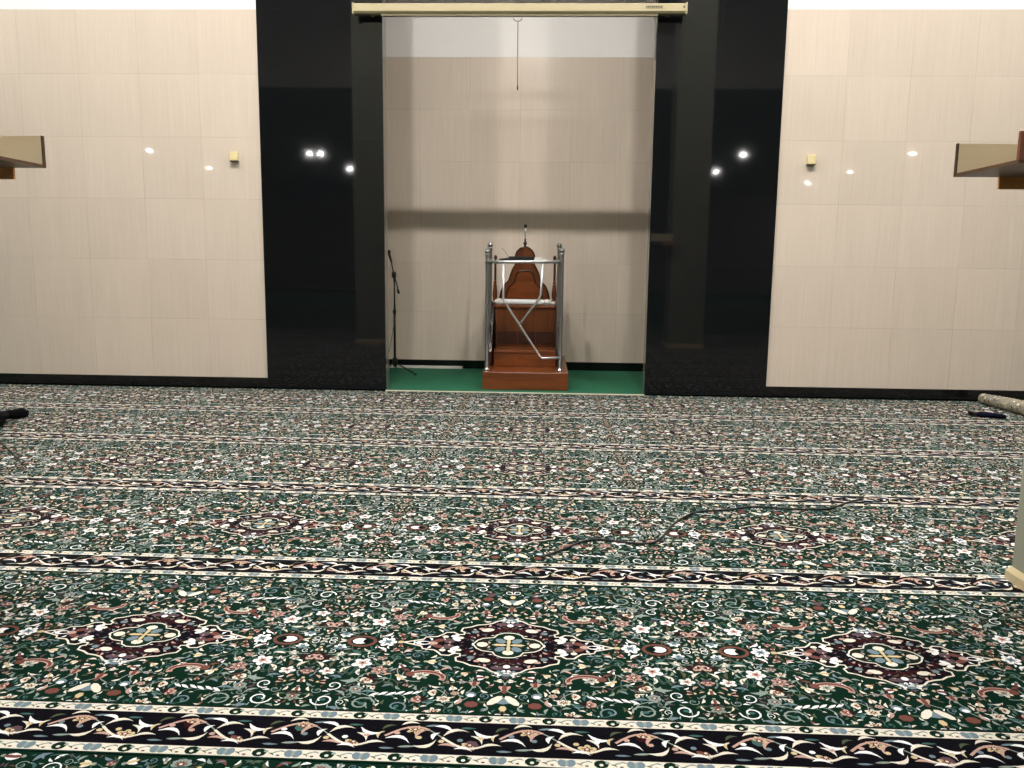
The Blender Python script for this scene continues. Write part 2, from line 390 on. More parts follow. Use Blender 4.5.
# flowers on the short axis, above and below the medallion
tulip(0, .30, .034, -PI/2, 'pink', 'rust', Q); ell(.026, .36, .034, .014, .9, 'cream', 3, 8, Q); ell(0, .36, .03, .02, 0, 'slate', 2, 8, Q); ell(0, .405, .012, .016, 0, 'gold', 3, 6, Q)
tulip(.095, .275, .03, -PI/2, 'pink', 'rust', Q); ell(.1, .33, .018, .016, 0, 'slate', 2, 7, Q); ell(.1, .335, .012, .01, 0, 'white', 3, 6, Q); ell(.095, .385, .022, .018, 0, 'rust', 2, 7, Q); ell(.085, .425, .016, .02, .4, 'plum', 2, 7, Q)
take(0, .30, .045); take(0, .37, .05); take(.095, .28, .035); take(.1, .34, .022); take(.095, .39, .03)
boat(.255, .235, .058, PI*.9, Q); take(.255, .235, .055)
blossom(.27, .225, .03, .4, 6, 'cream', 'grey', 'rust', Q)
feather(.33, .335, .13, .12, Q); take(.30, .335, .035); take(.36, .34, .035)
curl(.315, .41, .036, 1, Q); take(.315, .41, .04); curl(.42, .40, .04, 3, Q, 'grey'); take(.42, .40, .045)
curl(.54, .385, .036, 0, Q, 'white'); take(.54, .385, .042)
for x, y, r in ((.47, .155, .036), (.21, .325, .026), (.57, .215, .03), (.43, .26, .028), (.615, .12, .03), (.2, .43, .026), (.58, .46, .022)):
    kind = rng.random(); blossom(x, y, r, rng.random(), 5, *rng.choice([('cream', 'rust', 'gold'), ('white', 'pink', 'rust'), ('pink', 'maroon', 'cream')]), Q); take(x, y, r)
AX = [(HU, .06+.052*i, .024) for i in range(9)]
LEAFC = ['cream', 'white', 'grey', 'slate', 'teal', 'rust', 'olive', 'pink', 'white', 'olive', 'cream', 'plum', 'grey', 'grey', 'slate', 'cream', 'grey', 'slate', 'teal', 'plum']
def free(x, y, r, k=.92):
    if x < 0 or y < 0 or x > HU or y > HV-r*.5: return False
    if 0 < x < r*.5 or HU-r*.5 < x < HU or 0 < y < r*.5: return False
    return all((x-a)**2+(y-c)**2 > ((r+q)*k)**2 for a, c, q in occ)
for x, y, r in AX:
    if free(x, y, r):
        take(x, y, r)
        if int(y*100) % 2: blossom(x, y, r, PI/2, 6, rng.choice(['cream', 'grey', 'pink']), 'rust', 'cream', Q)
        else: tulip(x, y, r, PI/2, 'cream', 'rust', Q)
for r, tries in ((.03, 60), (.024, 260), (.019, 900), (.015, 2600), (.0115, 6000), (.0085, 12000), (.0062, 16000)):
    for _ in range(tries):
        x = rng.uniform(0, HU); y = rng.uniform(0, HV)
        if not free(x, y, r): continue
        take(x, y, r); a = rng.uniform(0, 2*PI); k = rng.random()
        if r > .02:
            if k < .22: blossom(x, y, r, a, rng.choice([5, 6]), *rng.choice([('cream', 'rust', 'gold'), ('white', 'slate', 'teal'), ('pink', 'rust', 'cream'), ('grey', 'rust', 'cream'), ('rust', 'pink', 'cream')]), Q)
            elif k < .5: tulip(x, y, r*.95, a, rng.choice(['pink', 'cream', 'white']), rng.choice(['rust', 'maroon', 'gold']), Q)
            elif k < .62: curl(x, y, r*.9, a, Q, rng.choice(['slate', 'grey', 'white', 'teal']))
            elif k < .7: boat(x, y, r*.9, a, Q, rng.choice(['rust', 'plum']))
            else:
                c = rng.choice(LEAFC); leaf(x, y, r*2.1, r*.7, a, r*.35, c, 2, 5, Q); leaf(x, y+r*.3, r*1.5, r*.45, a+1.1, r*.2, rng.choice(LEAFC), 3, 4, Q)
        elif r > .012:
            if k < .25: blossom(x, y, r, a, 5, *rng.choice([('cream', 'rust', 'gold'), ('white', 'slate', 'teal'), ('pink', 'rust', 'cream'), ('grey', 'cream', 'rust')]), Q)
            elif k < .45: tulip(x, y, r, a, rng.choice(['cream', 'pink', 'grey', 'white']), rng.choice(['rust', 'slate', 'gold']), Q)
            elif k < .6: curl(x, y, r*.95, a, Q, rng.choice(['grey', 'slate', 'white', 'teal', 'pink']))
            else: leaf(x, y, r*2.3, r*.75, a*.5-.8, r*.4*rng.choice([-1, 1]), rng.choice(LEAFC), 2, 4, Q); leaf(x, y+r*.2, r*1.4, r*.4, a, r*.2, rng.choice(LEAFC), 3, 3, Q)
        else:
            leaf(x, y, r*2.5, r*1.0, a, r*.4, rng.choice(LEAFC), 2, 3 if r > .008 else 2, Q)
# thin stems linking blossoms
for _ in range(80):
    x = rng.uniform(.02, HU-.02); y = rng.uniform(.02, HV-.03)
    if x < .3 and y < .21: continue
    a = rng.uniform(0, 2*PI); pts = [(x, y)]
    for i in range(6):
        a += rng.uniform(.1, .5); nx, ny = pts[-1][0]+.017*math.cos(a), pts[-1][1]+.017*math.sin(a)
        if not (0 < nx < HU and 0 < ny < HV) or (nx < .33 and ny < .2): break
        pts.append((nx, ny))
    if len(pts) > 2: stroke(pts, .0035, rng.choice(['grey', 'teal', 'olive']), 1, Q)
for sx in (1, -1):
    for sy in (1, -1):
        for pts, col, lay in Q:
            pp = [(sx*x, FV+sy*y) for x, y in pts]
            if min(y for x, y in pp) > .245 and max(y for x, y in pp) < PITCH-.006: P_(pp, col, lay)
# --- border along the near edge
GA, GB0, GB1 = .047, .198, .242
def bandrect(v0, v1, col, lay): P_([(-HU, v0), (HU, v0), (HU, v1), (-HU, v1)], col, lay)
bandrect(0.006, .242, 'navy', 1); bandrect(.006, GA-.003, 'cream', 2); bandrect(GB0+.003, GB1-.004, 'cream', 2)
for g0, g1, ph in ((.006, GA-.003, 0), (GB0+.003, GB1-.004, .5)):
    n = 14; st = CW/n; vc = (g0+g1)/2; h = (g1-g0)/2
    for i in range(n):
        x = -HU+(i+ph)*st
        if i % 2 == 0: ell(x, vc, .02, h*.95, 0, 'green', 3, 9); ell(x, vc-.004, .006, .006, 0, 'cream', 4, 6); ell(x+.017, vc+.006, .007, .006, 0, 'grey', 4, 5)
        else: ell(x-.011, vc, .013, h*.9, .3, 'slate', 3, 8); ell(x+.011, vc, .013, h*.9, -.3, 'slate', 3, 8); ell(x, vc, .005, h*.8, 0, 'grey', 4, 5)
        leaf(x+st*.5, vc+.002, .03, .007, .5, .004, 'grey', 3, 3); leaf(x+st*.36, vc-.006, .022, .006, -.6, .004, 'olive', 3, 3); leaf(x+st*.66, vc+.007, .022, .006, -.4, .003, 'slate', 3, 3); ell(x+st*.58, vc-h*.5, .006, .004, 0, 'plum', 3, 5)
nb = 4; bw = CW/nb; vm = (GA+GB0)/2; amp = .048
for i in range(nb):
    x0 = -HU+i*bw; s = 1
    pts = [(x0+bw*t_/16, vm+amp*math.sin(2*PI*t_/16)) for t_ in range(17)]
    stroke(pts[:7], .008, 'pink', 3); stroke(pts[8:15], .008, 'cream', 3); stroke(pts[6:9], .004, 'grey', 3)
    for fx, fy, r, a in ((.25, .7, .027, 1.2), (.75, -.7, .027, 4.0)):
        blossom(x0+fx*bw, vm+fy*amp, r, a, 5, 'gold', 'rust', 'cream', polys)
    for fx, fy, L, w, a, bd, c in ((.12, -.45, .085, .02, -.3, .02, 'white'), (.36, -.55, .08, .021, .5, -.018, 'cream'), (.5, .75, .075, .02, -.5, .014, 'white'), (.62, .35, .085, .02, .3, .02, 'cream'),
                                   (.88, .55, .085, .022, -.25, -.02, 'white'), (.93, -.75, .07, .017, .15, .01, 'cream'), (.22, -.95, .06, .014, .1, 0, 'grey'), (.45, .1, .045, .02, 1.1, .01, 'white'),
                                   (.02, .8, .05, .016, .5, .01, 'olive'), (.56, -.85, .06, .016, -.2, .01, 'pink'), (.72, .95, .05, .014, 0, 0, 'teal'), (.4, 1.1, .05, .013, .2, 0, 'slate'), (.05, -1.15, .05, .013, 0, 0, 'slate'), (.2, 1.15, .06, .016, .15, .012, 'cream'), (.7, -1.15, .06, .016, -.2, .012, 'white'), (.32, .25, .06, .016, .9, .012, 'pink'), (.8, -.2, .06, .016, -.9, .012, 'cream'), (.97, .1, .045, .014, 1.2, .01, 'gold')):
        leaf(x0+fx*bw, vm+fy*amp*1.05, L*.86, w*.74, a, bd, c, 5, 5)
    for fx, fy in ((.1, .3), (.3, -.1), (.66, -.25), (.84, 0), (.5, -.4)): ell(x0+fx*bw, vm+fy*amp, .009, .008, 0, rng.choice(['gold', 'white', 'pink', 'slate']), 5, 6)

def carpet_mesh(ncell):
    vs = []; fs = []; ms = []
    X0, X1 = -ncell*CW/2, ncell*CW/2; T = .010
    bx = [(X0, 0, 0), (X1, 0, 0), (X1, PITCH-.004, 0), (X0, PITCH-.004, 0), (X0, 0, T), (X1, 0, T), (X1, PITCH-.004, T), (X0, PITCH-.004, T)]
    vs += bx
    for q in ((3, 2, 1, 0), (4, 5, 6, 7), (0, 1, 5, 4), (1, 2, 6, 5), (2, 3, 7, 6), (3, 0, 4, 7)): fs.append(q); ms.append(0)
    r2 = random.Random(5); zz = [T+.00035*lay+r2.random()*.00025 for _, _, lay in polys]
    for k in range(ncell):
        cx = (k-(ncell-1)/2)*CW
        for (pts, col, lay), z in zip(polys, zz):
            ar = sum(pts[i][0]*pts[(i+1) % len(pts)][1]-pts[(i+1) % len(pts)][0]*pts[i][1] for i in range(len(pts)))
            n = len(vs); vs += [(cx+x, y, z) for x, y in pts]
            idx = list(range(n, n+len(pts))); fs.append(idx if ar > 0 else idx[::-1]); ms.append(YN.index(col))
    me = bpy.data.meshes.new('prayer_carpet'); me.from_pydata(vs, [], fs)
    for k in YN: me.materials.append(YM[k])
    me.polygons.foreach_set('material_index', ms); me.update()
    return me
cm = carpet_mesh(9)
CX = .033
rows = ['floral green prayer carpet strip laid right against the granite skirting, farthest row',
        'floral green prayer carpet strip, second row out from the niche wall',
        'floral green prayer carpet strip, third row out from the niche wall',
        'floral green prayer carpet strip crossed by a thin dark cord, second nearest full row',
        'floral green prayer carpet strip with sharp oval medallions, nearest full row',
        'plain green far edge of the prayer carpet strip at the bottom of the view']
for i, lab in enumerate(rows):
    o = bpy.data.objects.new('prayer_carpet', cm); C.objects.link(o)
    y0 = -(1.362+PITCH*i)
    o.location = (CX, y0, 0)
    if i == 0: o.scale = (1, (1.362-.066)/PITCH, 1)
    tag(o, lab, 'carpet', 'rows of floral prayer carpet strips')

# ------------------------------------------------------------------ minbar with steel railings
mb = thing('minbar', 'brown wooden minbar pulpit with steps, high arched back and steel railings', 'pulpit', (-.05, .9, 0))
Z0 = .015
b = MB(); b.box((-.49, .11, Z0), (.396, 1.75, .2), M['wood'], .006); b.build('base_platform', mb)
b = MB(); b.box((-.40, .57, .2), (.27, .60, .372), M['wood']); b.box((-.40, .56, .352), (.27, .95, .385), M['wood'], .004); b.box((-.40, .6, .2), (.27, .95, .352), M['wood']); b.build('step', mb)
b = MB(); b.box((-.40, .92, .2), (.27, .95, .825), M['woodv'])
for x0, x1 in ((-.38, -.16), (-.15, .04), (.05, .25)): b.box((x0, .912, .42), (x1, .92, .56), M['woodd'])
b.build('seat_riser', mb)
b = MB(); b.box((-.42, .9, .825), (.30, 1.4, .85), M['wood'], .004); b.build('seat', mb)
for x0, x1 in ((-.53, -.50), (.355, .385)):
    b = MB(); yz = [(.62, .2), (1.72, .2), (1.72, .9), (1.0, .88), (.94, .825), (.66, .42), (.62, .36)]
    n = len(b.v); k = len(yz); xx0, xx1 = (x0+.07, x1+.07) if x0 < 0 else (x0-.065, x1-.065)
    b.v += [(xx0, y, z) for y, z in yz]+[(xx1, y, z) for y, z in yz]
    b.face([n+i for i in range(k)][::-1], M['woodv']); b.face([n+k+i for i in range(k)], M['woodv'])
    for i in range(k): j = (i+1) % k; b.face([n+i, n+j, n+k+j, n+k+i], M['woodd'])
    b.build('side_panel', mb)
# arched back
half = [(0, 1.505), (.035, 1.498), (.066, 1.478), (.092, 1.45), (.107, 1.415), (.113, 1.385), (.112, 1.355), (.103, 1.33), (.099, 1.318), (.112, 1.298), (.128, 1.27), (.146, 1.235), (.163, 1.19), (.175, 1.15), (.183, 1.122),
        (.2, 1.1), (.222, 1.08), (.245, 1.05), (.264, 1.01), (.278, .965), (.286, .92), (.29, .85)]
bc = -.095; SB = .30
outl = [(bc+x, z) for x, z in half]+[(bc-x, z) for x, z in half[::-1][:-1]]
outl = outl[::-1]
b = MB(); b.prism(outl[::1], 1.3, 1.34, M['woodv']); back = b.build('backrest', mb)
inner2 = [(0, 1.235), (.05, 1.232), (.085, 1.215), (.1, 1.19), (.112, 1.13), (.13, 1.09), (.16, 1.06), (.19, 1.03), (.205, .98), (.208, .93)]
mp_ = [(bc-x, 1.293, z) for x, z in inner2[::-1]]+[(bc+x, 1.293, z) for x, z in inner2[1:]]
b = MB(); b.tube(mp_, .011, M['woodd'], 8); b.build('moulding', back)
b = MB(); rim = [(x, 1.297, z) for x, z in outl]; b.tube(rim, .009, M['woodd'], 8); b.build('rim', back)
cp = [(bc+x, z) for x, z in ((-.2, .905), (.2, .905), (.197, .98), (.16, 1.05), (.11, 1.09), (.095, 1.18), (.05, 1.22), (-.05, 1.22), (-.095, 1.18), (-.11, 1.09), (-.16, 1.05), (-.197, .98))]
b = MB(); b.prism(cp, 1.286, 1.3, M['wood']); b.build('raised_panel', back)
b = MB(); b.box((bc-.33, 1.31, .2), (bc+.33, 1.36, .86), M['woodv']); b.build('back_frame', mb)
b = MB(); b.lathe((bc, 1.3, 1.5), [(.012, 0), (.018, .008), (.012, .02), (.02, .032), (.024, .045), (.018, .06), (.009, .072), (.012, .085), (.008, .096), (.002, .102)], M['woodd'], 16); b.build('finial', back)
PROF = [(.022, 0), (.03, .01), (.03, .03), (.018, .045), (.026, .08), (.03, .12), (.025, .17), (.02, .2), (.026, .21), (.014, .225), (.02, .245), (.012, .262), (.004, .275)]
for x in (-.43, .247):
    b = MB(); b.lathe((x, 1.16, .85), PROF, M['woodv'], 16); b.build('turned_post', mb)
for x in (-.437, .25):
    b = MB(); b.lathe((x, 1.32, .9), [(.013, 0), (.013, .44), (.01, .455), (.019, .47), (.021, .485), (.014, .5), (.004, .51)], M['woodd'], 14); b.build('rear_post', mb)
# steel posts
def post(x, y, z0, z1, parent):
    b = MB(); b.lathe((x, y, z0), [(.036, 0), (.036, .012), (.026, .02), (.021, .03), (.021, z1-z0-.075), (.027, z1-z0-.07), (.027, z1-z0-.055), (.014, z1-z0-.05)], M['steeld'], 18)
    p = b.build('steel_post', parent)
    b = MB(); b.ball((x, y, z1-.03), .031, M['steel']); b.build('ball_cap', p)
    return p
post(-.455, .26, .2, 1.46, mb); post(.31, .26, .2, 1.475, mb); post(-.468, .86, .2, 1.54, mb); post(.293, .86, .2, 1.54, mb)
for x0, x1 in ((-.455, -.468), (.31, .293)):
    for za, zb in ((1.32, 1.36), (.62, .66)):
        b = MB(); b.tube([(x0, .26, za), (x1, .86, zb)], .013, M['steeld'], 12); b.build('side_rail', mb)
gt = MB(); gt.tube([(-.478, .235, 1.325), (.30, .235, 1.335)], .0165, M['steel'], 14)
gt.tube([(-.29, .24, 1.325), (-.29, .24, .955), (-.283, .24, .93), (.10, .24, .355), (.12, .24, .338), (.31, .24, .345)], .0115, M['steel'], 12)
gt.tube([(.112, .24, 1.33), (.10, .24, 1.0), (.09, .24, .965), (-.108, .24, .70)], .0115, M['steel'], 12)
gt.mats = [M['gate']]; gt.build('front_gate', mb)
# gooseneck microphone on the back
t = thing('gooseneck_microphone', 'thin gooseneck microphone rising above the arched minbar back', 'microphone', (bc, 1.3, 1.6))
b = MB(); b.tube([(bc, 1.3, 1.6), (bc-.004, 1.298, 1.66), (bc+.002, 1.29, 1.725)], .007, M['steeld'], 8); b.build('neck', t)
b = MB(); b.ball((bc+.002, 1.29, 1.74), .02, M['black'], 1, 1, 1.1); b.build('head', t)
# wrapped roll on the seat front
t = thing('wrapped_roll', 'white plastic-wrapped roll lying across the minbar seat between the posts', 'roll', (-.09, .93, .85))
b = MB(); b.tube([(-.40, .93, 0.883), (-.3, .93, 0.886), (-.1, .93, 0.885), (.1, .93, 0.886), (.16, .93, 0.883)], [.027, .034, .033, .034, .03], M['wrap'], 16)
b.build('body', t)
b = MB(); b.tube([(-.43, .93, 0.878), (-.40, .93, 0.887), (-.37, .93, 0.891), (-.34, .93, 0.885)], [.012, .03, .037, .034], M['plastic'], 10); b.build('tied_end', t)
b = MB(); b.tube([(.14, .93, 0.885), (.17, .93, 0.887), (.195, .93, 0.883), (.21, .93, 0.875)], [.032, .038, .03, .012], M['plastic'], 10); b.build('tied_end', t)
b = MB(); b.tube([(.2, .93, 0.873), (.235, .935, 0.879), (.262, .94, 0.872)], [.012, .02, .022], M['plastic'], 10); b.build('loose_end', t)
# things on the front bar
t = thing('book_rest', 'small dark flat book rest fixed behind the steel top bar', 'book rest', (-.12, .275, 1.36))
b = MB(); b.box((-.235, .262, 1.352), (.03, .40, 1.366), M['black'], .003); b.build('board', t)
b = MB(); b.box((-.235, .255, 1.335), (.03, .264, 1.385), M['black'], .002); b.build('lip', t)
t = thing('handheld_microphone', 'small dark handheld microphone with curved wire beside the book rest', 'microphone', (-.27, .26, 1.35))
b = MB(); b.tube([(-.335, .27, 1.351), (-.25, .285, 1.359), (-.236, .29, 1.36)], [.008, .013, .015], M['black'], 10); b.build('body', t)
b = MB(); b.tube([(-.236, .3, 1.365), (-.255, .3, 1.40), (-.285, .3, 1.445), (-.312, .3, 1.468)], .0022, M['black'], 6); b.build('wire', t)
t = MB(); t.box((.025, .245, 1.348), (.155, .33, 1.362), M['plastic'], .002); t.box((.03, .25, 1.362), (.10, .325, 1.378), M['plastic'], .002)
tag(t.build('folded_paper', None, (.08, .28, 1.348)), 'small white folded papers resting on the steel bar, right of the book rest', 'paper')

# ------------------------------------------------------------------ microphone stand in the niche
ms = thing('microphone_stand', 'black tripod microphone stand with boom at the left side of the niche', 'microphone stand', (-1.633, 1.38, Z0))
mx, my = -1.633, 1.38
b = MB(); b.tube([(mx, my, .1), (mx, my, .75)], .013, M['blackm'], 12); b.tube([(mx, my, .73), (mx+.002, my, 1.165)], .009, M['blackm'], 12); b.build('pole', ms)
b = MB(); b.lathe((mx, my, .70), [(.013, 0), (.02, .01), (.02, .05), (.014, .06)], M['black'], 12); b.build('height_clutch', ms)
b = MB(); b.lathe((mx, my, .08), [(.02, 0), (.03, .02), (.03, .09), (.018, .11)], M['black'], 14); b.build('hub', ms)
for dx, dy in ((.29, -.28), (-.13, -.25), (-.05, .33)):
    b = MB(); b.tube([(mx, my, .13), (mx+dx, my+dy, .028)], .0085, M['blackm'], 8); b.tube([(mx+dx*.93, my+dy*.93, .034), (mx+dx*1.02, my+dy*1.02, .027)], .012, M['black'], 8); b.build('leg', ms)
b = MB(); b.tube([(-1.582, my-.005, .965), (-1.6, my-.005, 1.05), (mx, my-.02, 1.17), (-1.665, my-.03, 1.34)], .007, M['blackm'], 10); b.tube([(-1.578, my-.005, .945), (-1.59, my-.005, .995)], .014, M['black'], 10); b.build('boom', ms)
b = MB(); b.lathe((mx, my-.01, 1.13), [(.016, 0), (.026, .01), (.026, .06), (.014, .075)], M['black'], 12); b.build('boom_clutch', ms)
t = thing('microphone', 'black handheld microphone clipped on top of the boom stand', 'microphone', (-1.668, my-.055, 1.34))
b = MB(); b.tube([(-1.652, my-.055, 1.315), (-1.667, my-.055, 1.36), (-1.677, my-.055, 1.40)], [.012, .014, .018], M['black'], 12); b.build('body', t)
b = MB(); b.ball((-1.685, my-.055, 1.425), .028, M['blackm'], .9, .9, 1.05); b.build('grille', t)
b = MB(); b.tube([(-1.66, my+.02, 1.30), (-1.64, my+.04, 1.0), (-1.63, my+.06, .7), (-1.68, my+.1, .45), (-1.74, my+.14, .2), (-1.77, my+.16, .022)], .0035, M['black'], 6)
tag(b.build('microphone_cable', None, (-1.7, my+.1, .02)), 'thin black cable drooping beside the microphone stand', 'cable')
b = MB(); b.box((-2.2, 1.735, Z0+.001), (-.86, 1.795, Z0+.03), M['plastic'], .004)
tag(b.build('cable_trunking', None, (-1.5, 1.67, Z0)), 'white cable trunking strip on the green carpet left of the minbar', 'trunking')

# ------------------------------------------------------------------ projector screen
sc_ = thing('projector_screen', 'long cream projector screen casing hung across the top of the niche', 'projector screen', (-.15, -.12, 3.69))
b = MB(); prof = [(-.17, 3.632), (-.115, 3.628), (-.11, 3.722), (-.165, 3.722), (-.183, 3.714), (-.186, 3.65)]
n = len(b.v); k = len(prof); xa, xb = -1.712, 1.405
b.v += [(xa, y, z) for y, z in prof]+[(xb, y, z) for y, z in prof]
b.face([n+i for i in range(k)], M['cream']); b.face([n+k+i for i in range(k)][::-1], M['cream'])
for i in range(k): j = (i+1) % k; b.face([n+j, n+i, n+k+i, n+k+j], M['creamd'] if i == 0 else (M['creaml'] if i in (2, 3) else M['cream']))  # lit top and shaded underside are painted in as lighter and darker cream
cas = b.build('casing', sc_)
for xa, xb in ((-1.722, -1.708), (1.402, 1.416)):
    b = MB(); b.box((xa, -.19, 3.622), (xb, -.106, 3.726), M['cream'], .004); b.build('end_cap', sc_)
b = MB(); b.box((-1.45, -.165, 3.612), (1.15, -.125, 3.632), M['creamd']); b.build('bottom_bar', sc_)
b = MB(); x = 1.035
for w, h in ((.012, .02), (.012, .02), (.014, .022), (.012, .02), (.016, .022), (.014, .02), (.012, .022), (.012, .02), (.014, .02)):
    b.box((x, -.1885, 3.672), (x+.005, -.1865, 3.672+h), M['ink']); b.box((x, -.1885, 3.672+h-.006), (x+w, -.1865, 3.672+h), M['ink']); b.box((x, -.1885, 3.672), (x+w*.8, -.1865, 3.678), M['ink']); x += w+.0045
b.build('lettering', cas)
b = MB(); b.box((1.378, -.1885, 3.676), (1.392, -.1865, 3.694), M['ink']); b.build('badge', cas)
for x in (-1.56, 1.26):
    b = MB(); b.box((x-.015, -.115, 3.64), (x+.015, -.02, 3.73), M['creamd']); b.build('wall_bracket', sc_)
b = MB(); ring_ = [(-.16+.04*math.cos(q), -.13, 3.6+.028*math.sin(q)) for q in [PI*i/10+PI for i in range(11)]]
b.tube(ring_, .004, M['creamd'], 8); b.build('pull_loop', sc_)
b = MB(); b.tube([(-.158, -.13, 3.575), (-.157, -.13, 3.3), (-.154, -.13, 2.97)], .004, M['ink'], 6); b.tube([(-.154, -.13, 2.99), (-.154, -.13, 2.95)], .007, M['ink'], 8); b.build('pull_cord', sc_)
b = MB(); b.tube([(1.10, -.11, 3.64), (1.13, -.06, 3.625), (1.150, -.03, 3.60), (1.154, .02, 3.5), (1.154, .03, 3.27)], .008, M['plastic'], 8)
b.build('power_cable', sc_)

# small boxes on the tiles
for x, z, lab in ((-2.96, 2.327, 'small cream switch box on the beige tiles left of the granite pillars'), (2.688, 2.332, 'small cream switch box on the beige tiles right of the granite pillars')):
    t = thing('switch_box', lab, 'switch box', (x, -.02, z), 'small cream boxes on the tiled wall')
    b = MB(); b.box((x-.038, -.045, z-.04), (x+.038, 0, z+.046), M['box'], .004); b.build('cover', t)
    b = MB(); b.box((x-.038, -.047, z-.048), (x+.038, 0, z-.038), M['ink'], .002); b.build('bottom_lip', t)

# ------------------------------------------------------------------ columns and their shelves
def column(x0, x1, lab):
    t = thing('column', lab, 'column', ((x0+x1)/2, -5.13, 0), 'square stone columns')
    b = MB(); b.box((x0, -5.40, .0), (x1, -4.87, HZ), M['column'], .004); b.build('shaft', t)
    b = MB(); ya, yb = -5.416, -4.854; w = .015
    lo = [(x0-w, ya), (x1+w, ya), (x1+w, yb), (x0-w, yb)]; hi = [(x0+.002, ya+w), (x1-.002, ya+w), (x1-.002, yb-w), (x0+.002, yb-w)]
    n = len(b.v)
    for z, q in ((.011, lo), (.05, lo), (.075, hi)): b.v += [(x, y, z) for x, y in q]
    b.face([n+3, n+2, n+1, n], M['cbase']); b.face([n+8, n+9, n+10, n+11], M['cbase'])
    for lv in (0, 4):
        for i in range(4): j = (i+1) % 4; b.face([n+lv+i, n+lv+j, n+lv+4+j, n+lv+4+i], M['cbase'])
    b.build('base', t)
column(2.120, 2.675, 'grey stone column with cream chamfered base at the right edge')
column(-2.90, -2.34, 'grey stone column standing just outside the left edge, behind the left shelf')
def shelf(xe, xc, s, lab, zf):
    """open box shelf on the column side: floor board, far and near upright boards, block below; s=+1 column to the right"""
    y0, y1, z0 = -5.256, -4.8, zf
    t = thing('wall_shelf', lab, 'shelf', ((xe+xc)/2, -5.0, z0), 'wooden shelves on the columns')
    xa, xb = min(xe, xc), max(xe, xc)
    b = MB(); b.box((xa, y0, z0), (xb, y1, z0+.012), M['plyv']); b.build('bottom_board', t)
    b = MB(); b.box((xa, y1-.016, z0+.012), (xb, y1, z0+.128), M['ply']); far = b.build('far_board', t)
    e = xe; b = MB(); b.box((min(e, e+s*.003)-.0005, y1-.0175, z0), (max(e, e+s*.003)+.0005, y1+.001, z0+.129), M['edge']); b.build('edge_band', far)
    b = MB(); b.box((xa, y0, z0+.0125), (xb, y0+.016, z0+.108), M['redw']); b.build('near_board', t)
    xk = xe+s*.177 if s > 0 else xe-.135
    b = MB(); b.box((min(xk, xc+s*.06), y1-.012, z0-.047), (max(xk, xc+s*.06), y1+.001, z0), M['brak']); b.build('support_block', t)
shelf(1.772, 2.121, 1, 'open wooden shelf with pale inner board on the right column', 1.672)
shelf(-1.963, -2.339, -1, 'open wooden shelf with pale inner board at the left edge', 1.680)

# ------------------------------------------------------------------ odds and ends on the carpet
TZ = .0125
t = thing('rolled_carpet', 'rolled up pale floral carpet lying by the skirting at right', 'carpet roll', (4.55, -.9, TZ))
b = MB(); RR = [.048, .058, .066, .07, .07]; pts = [(4.43, -.20, .0625), (4.45, -.55, .0725), (4.48, -.95, .0805), (4.53, -1.5, .0845), (4.58, -2.2, .0845)]; b.tube(pts, RR, M['rollback'], 20)
rr = random.Random(3)
for _ in range(420):
    tt = rr.random()*.98+.01; q = rr.uniform(0, 2*PI); i = min(3, int(tt*4)); f = tt*4-i
    p = Vector(pts[i]).lerp(Vector(pts[i+1]), f); r = RR; R = r[i]*(1-f)+r[i+1]*f+.0015
    nrm = Vector((math.cos(q), 0, math.sin(q))); tn = Vector((-math.sin(q), 0, math.cos(q))); ax = Vector((0, 1, 0)); a0 = rr.uniform(0, PI); L = rr.uniform(.008, .018); W = L*.6
    n = len(b.v); c = p+nrm*(R)
    for k in range(6):
        w = 2*PI*k/6; b.v.append(tuple(c+tn*(L*math.cos(w)*math.cos(a0)-W*math.sin(w)*math.sin(a0))+ax*(L*math.cos(w)*math.sin(a0)+W*math.sin(w)*math.cos(a0))))
    b.face([n+k for k in range(6)], YM[rr.choice(['cream', 'white', 'gold', 'pink', 'slate', 'olive', 'rust'])])
b.build('roll', t)
b = MB()
sp_ = [(4.43+(.045-.0042*i*.5)*math.cos(i*.6), -.1985, .0625+(.045-.0042*i*.5)*math.sin(i*.6)) for i in range(20)]
b.tube(sp_, .003, YM['olive'], 6); b.build('spiral_end', t)
t = thing('navy_pouch', 'flat dark navy pouch lying on the carpet near the rolled carpet', 'pouch', (4.04, -.98, TZ))
b = MB()
bm = bmesh.new(); bmesh.ops.create_cube(bm, size=1)
bmesh.ops.bevel(bm, geom=list(bm.edges), offset=.12, segments=3, affect='EDGES')
for v in bm.verts: v.co = Vector((4.075+v.co.x*.24+v.co.y*.0, -.965+v.co.y*.09-v.co.x*.1, TZ+.02+v.co.z*.038))
b.bm(bm, M['navy'], True); b.build('body', t)
b = MB(); b.box((3.955, -.965, TZ+.0), (4.0, -.86, TZ+.042), M['black'], .006); b.build('end_cap', t)
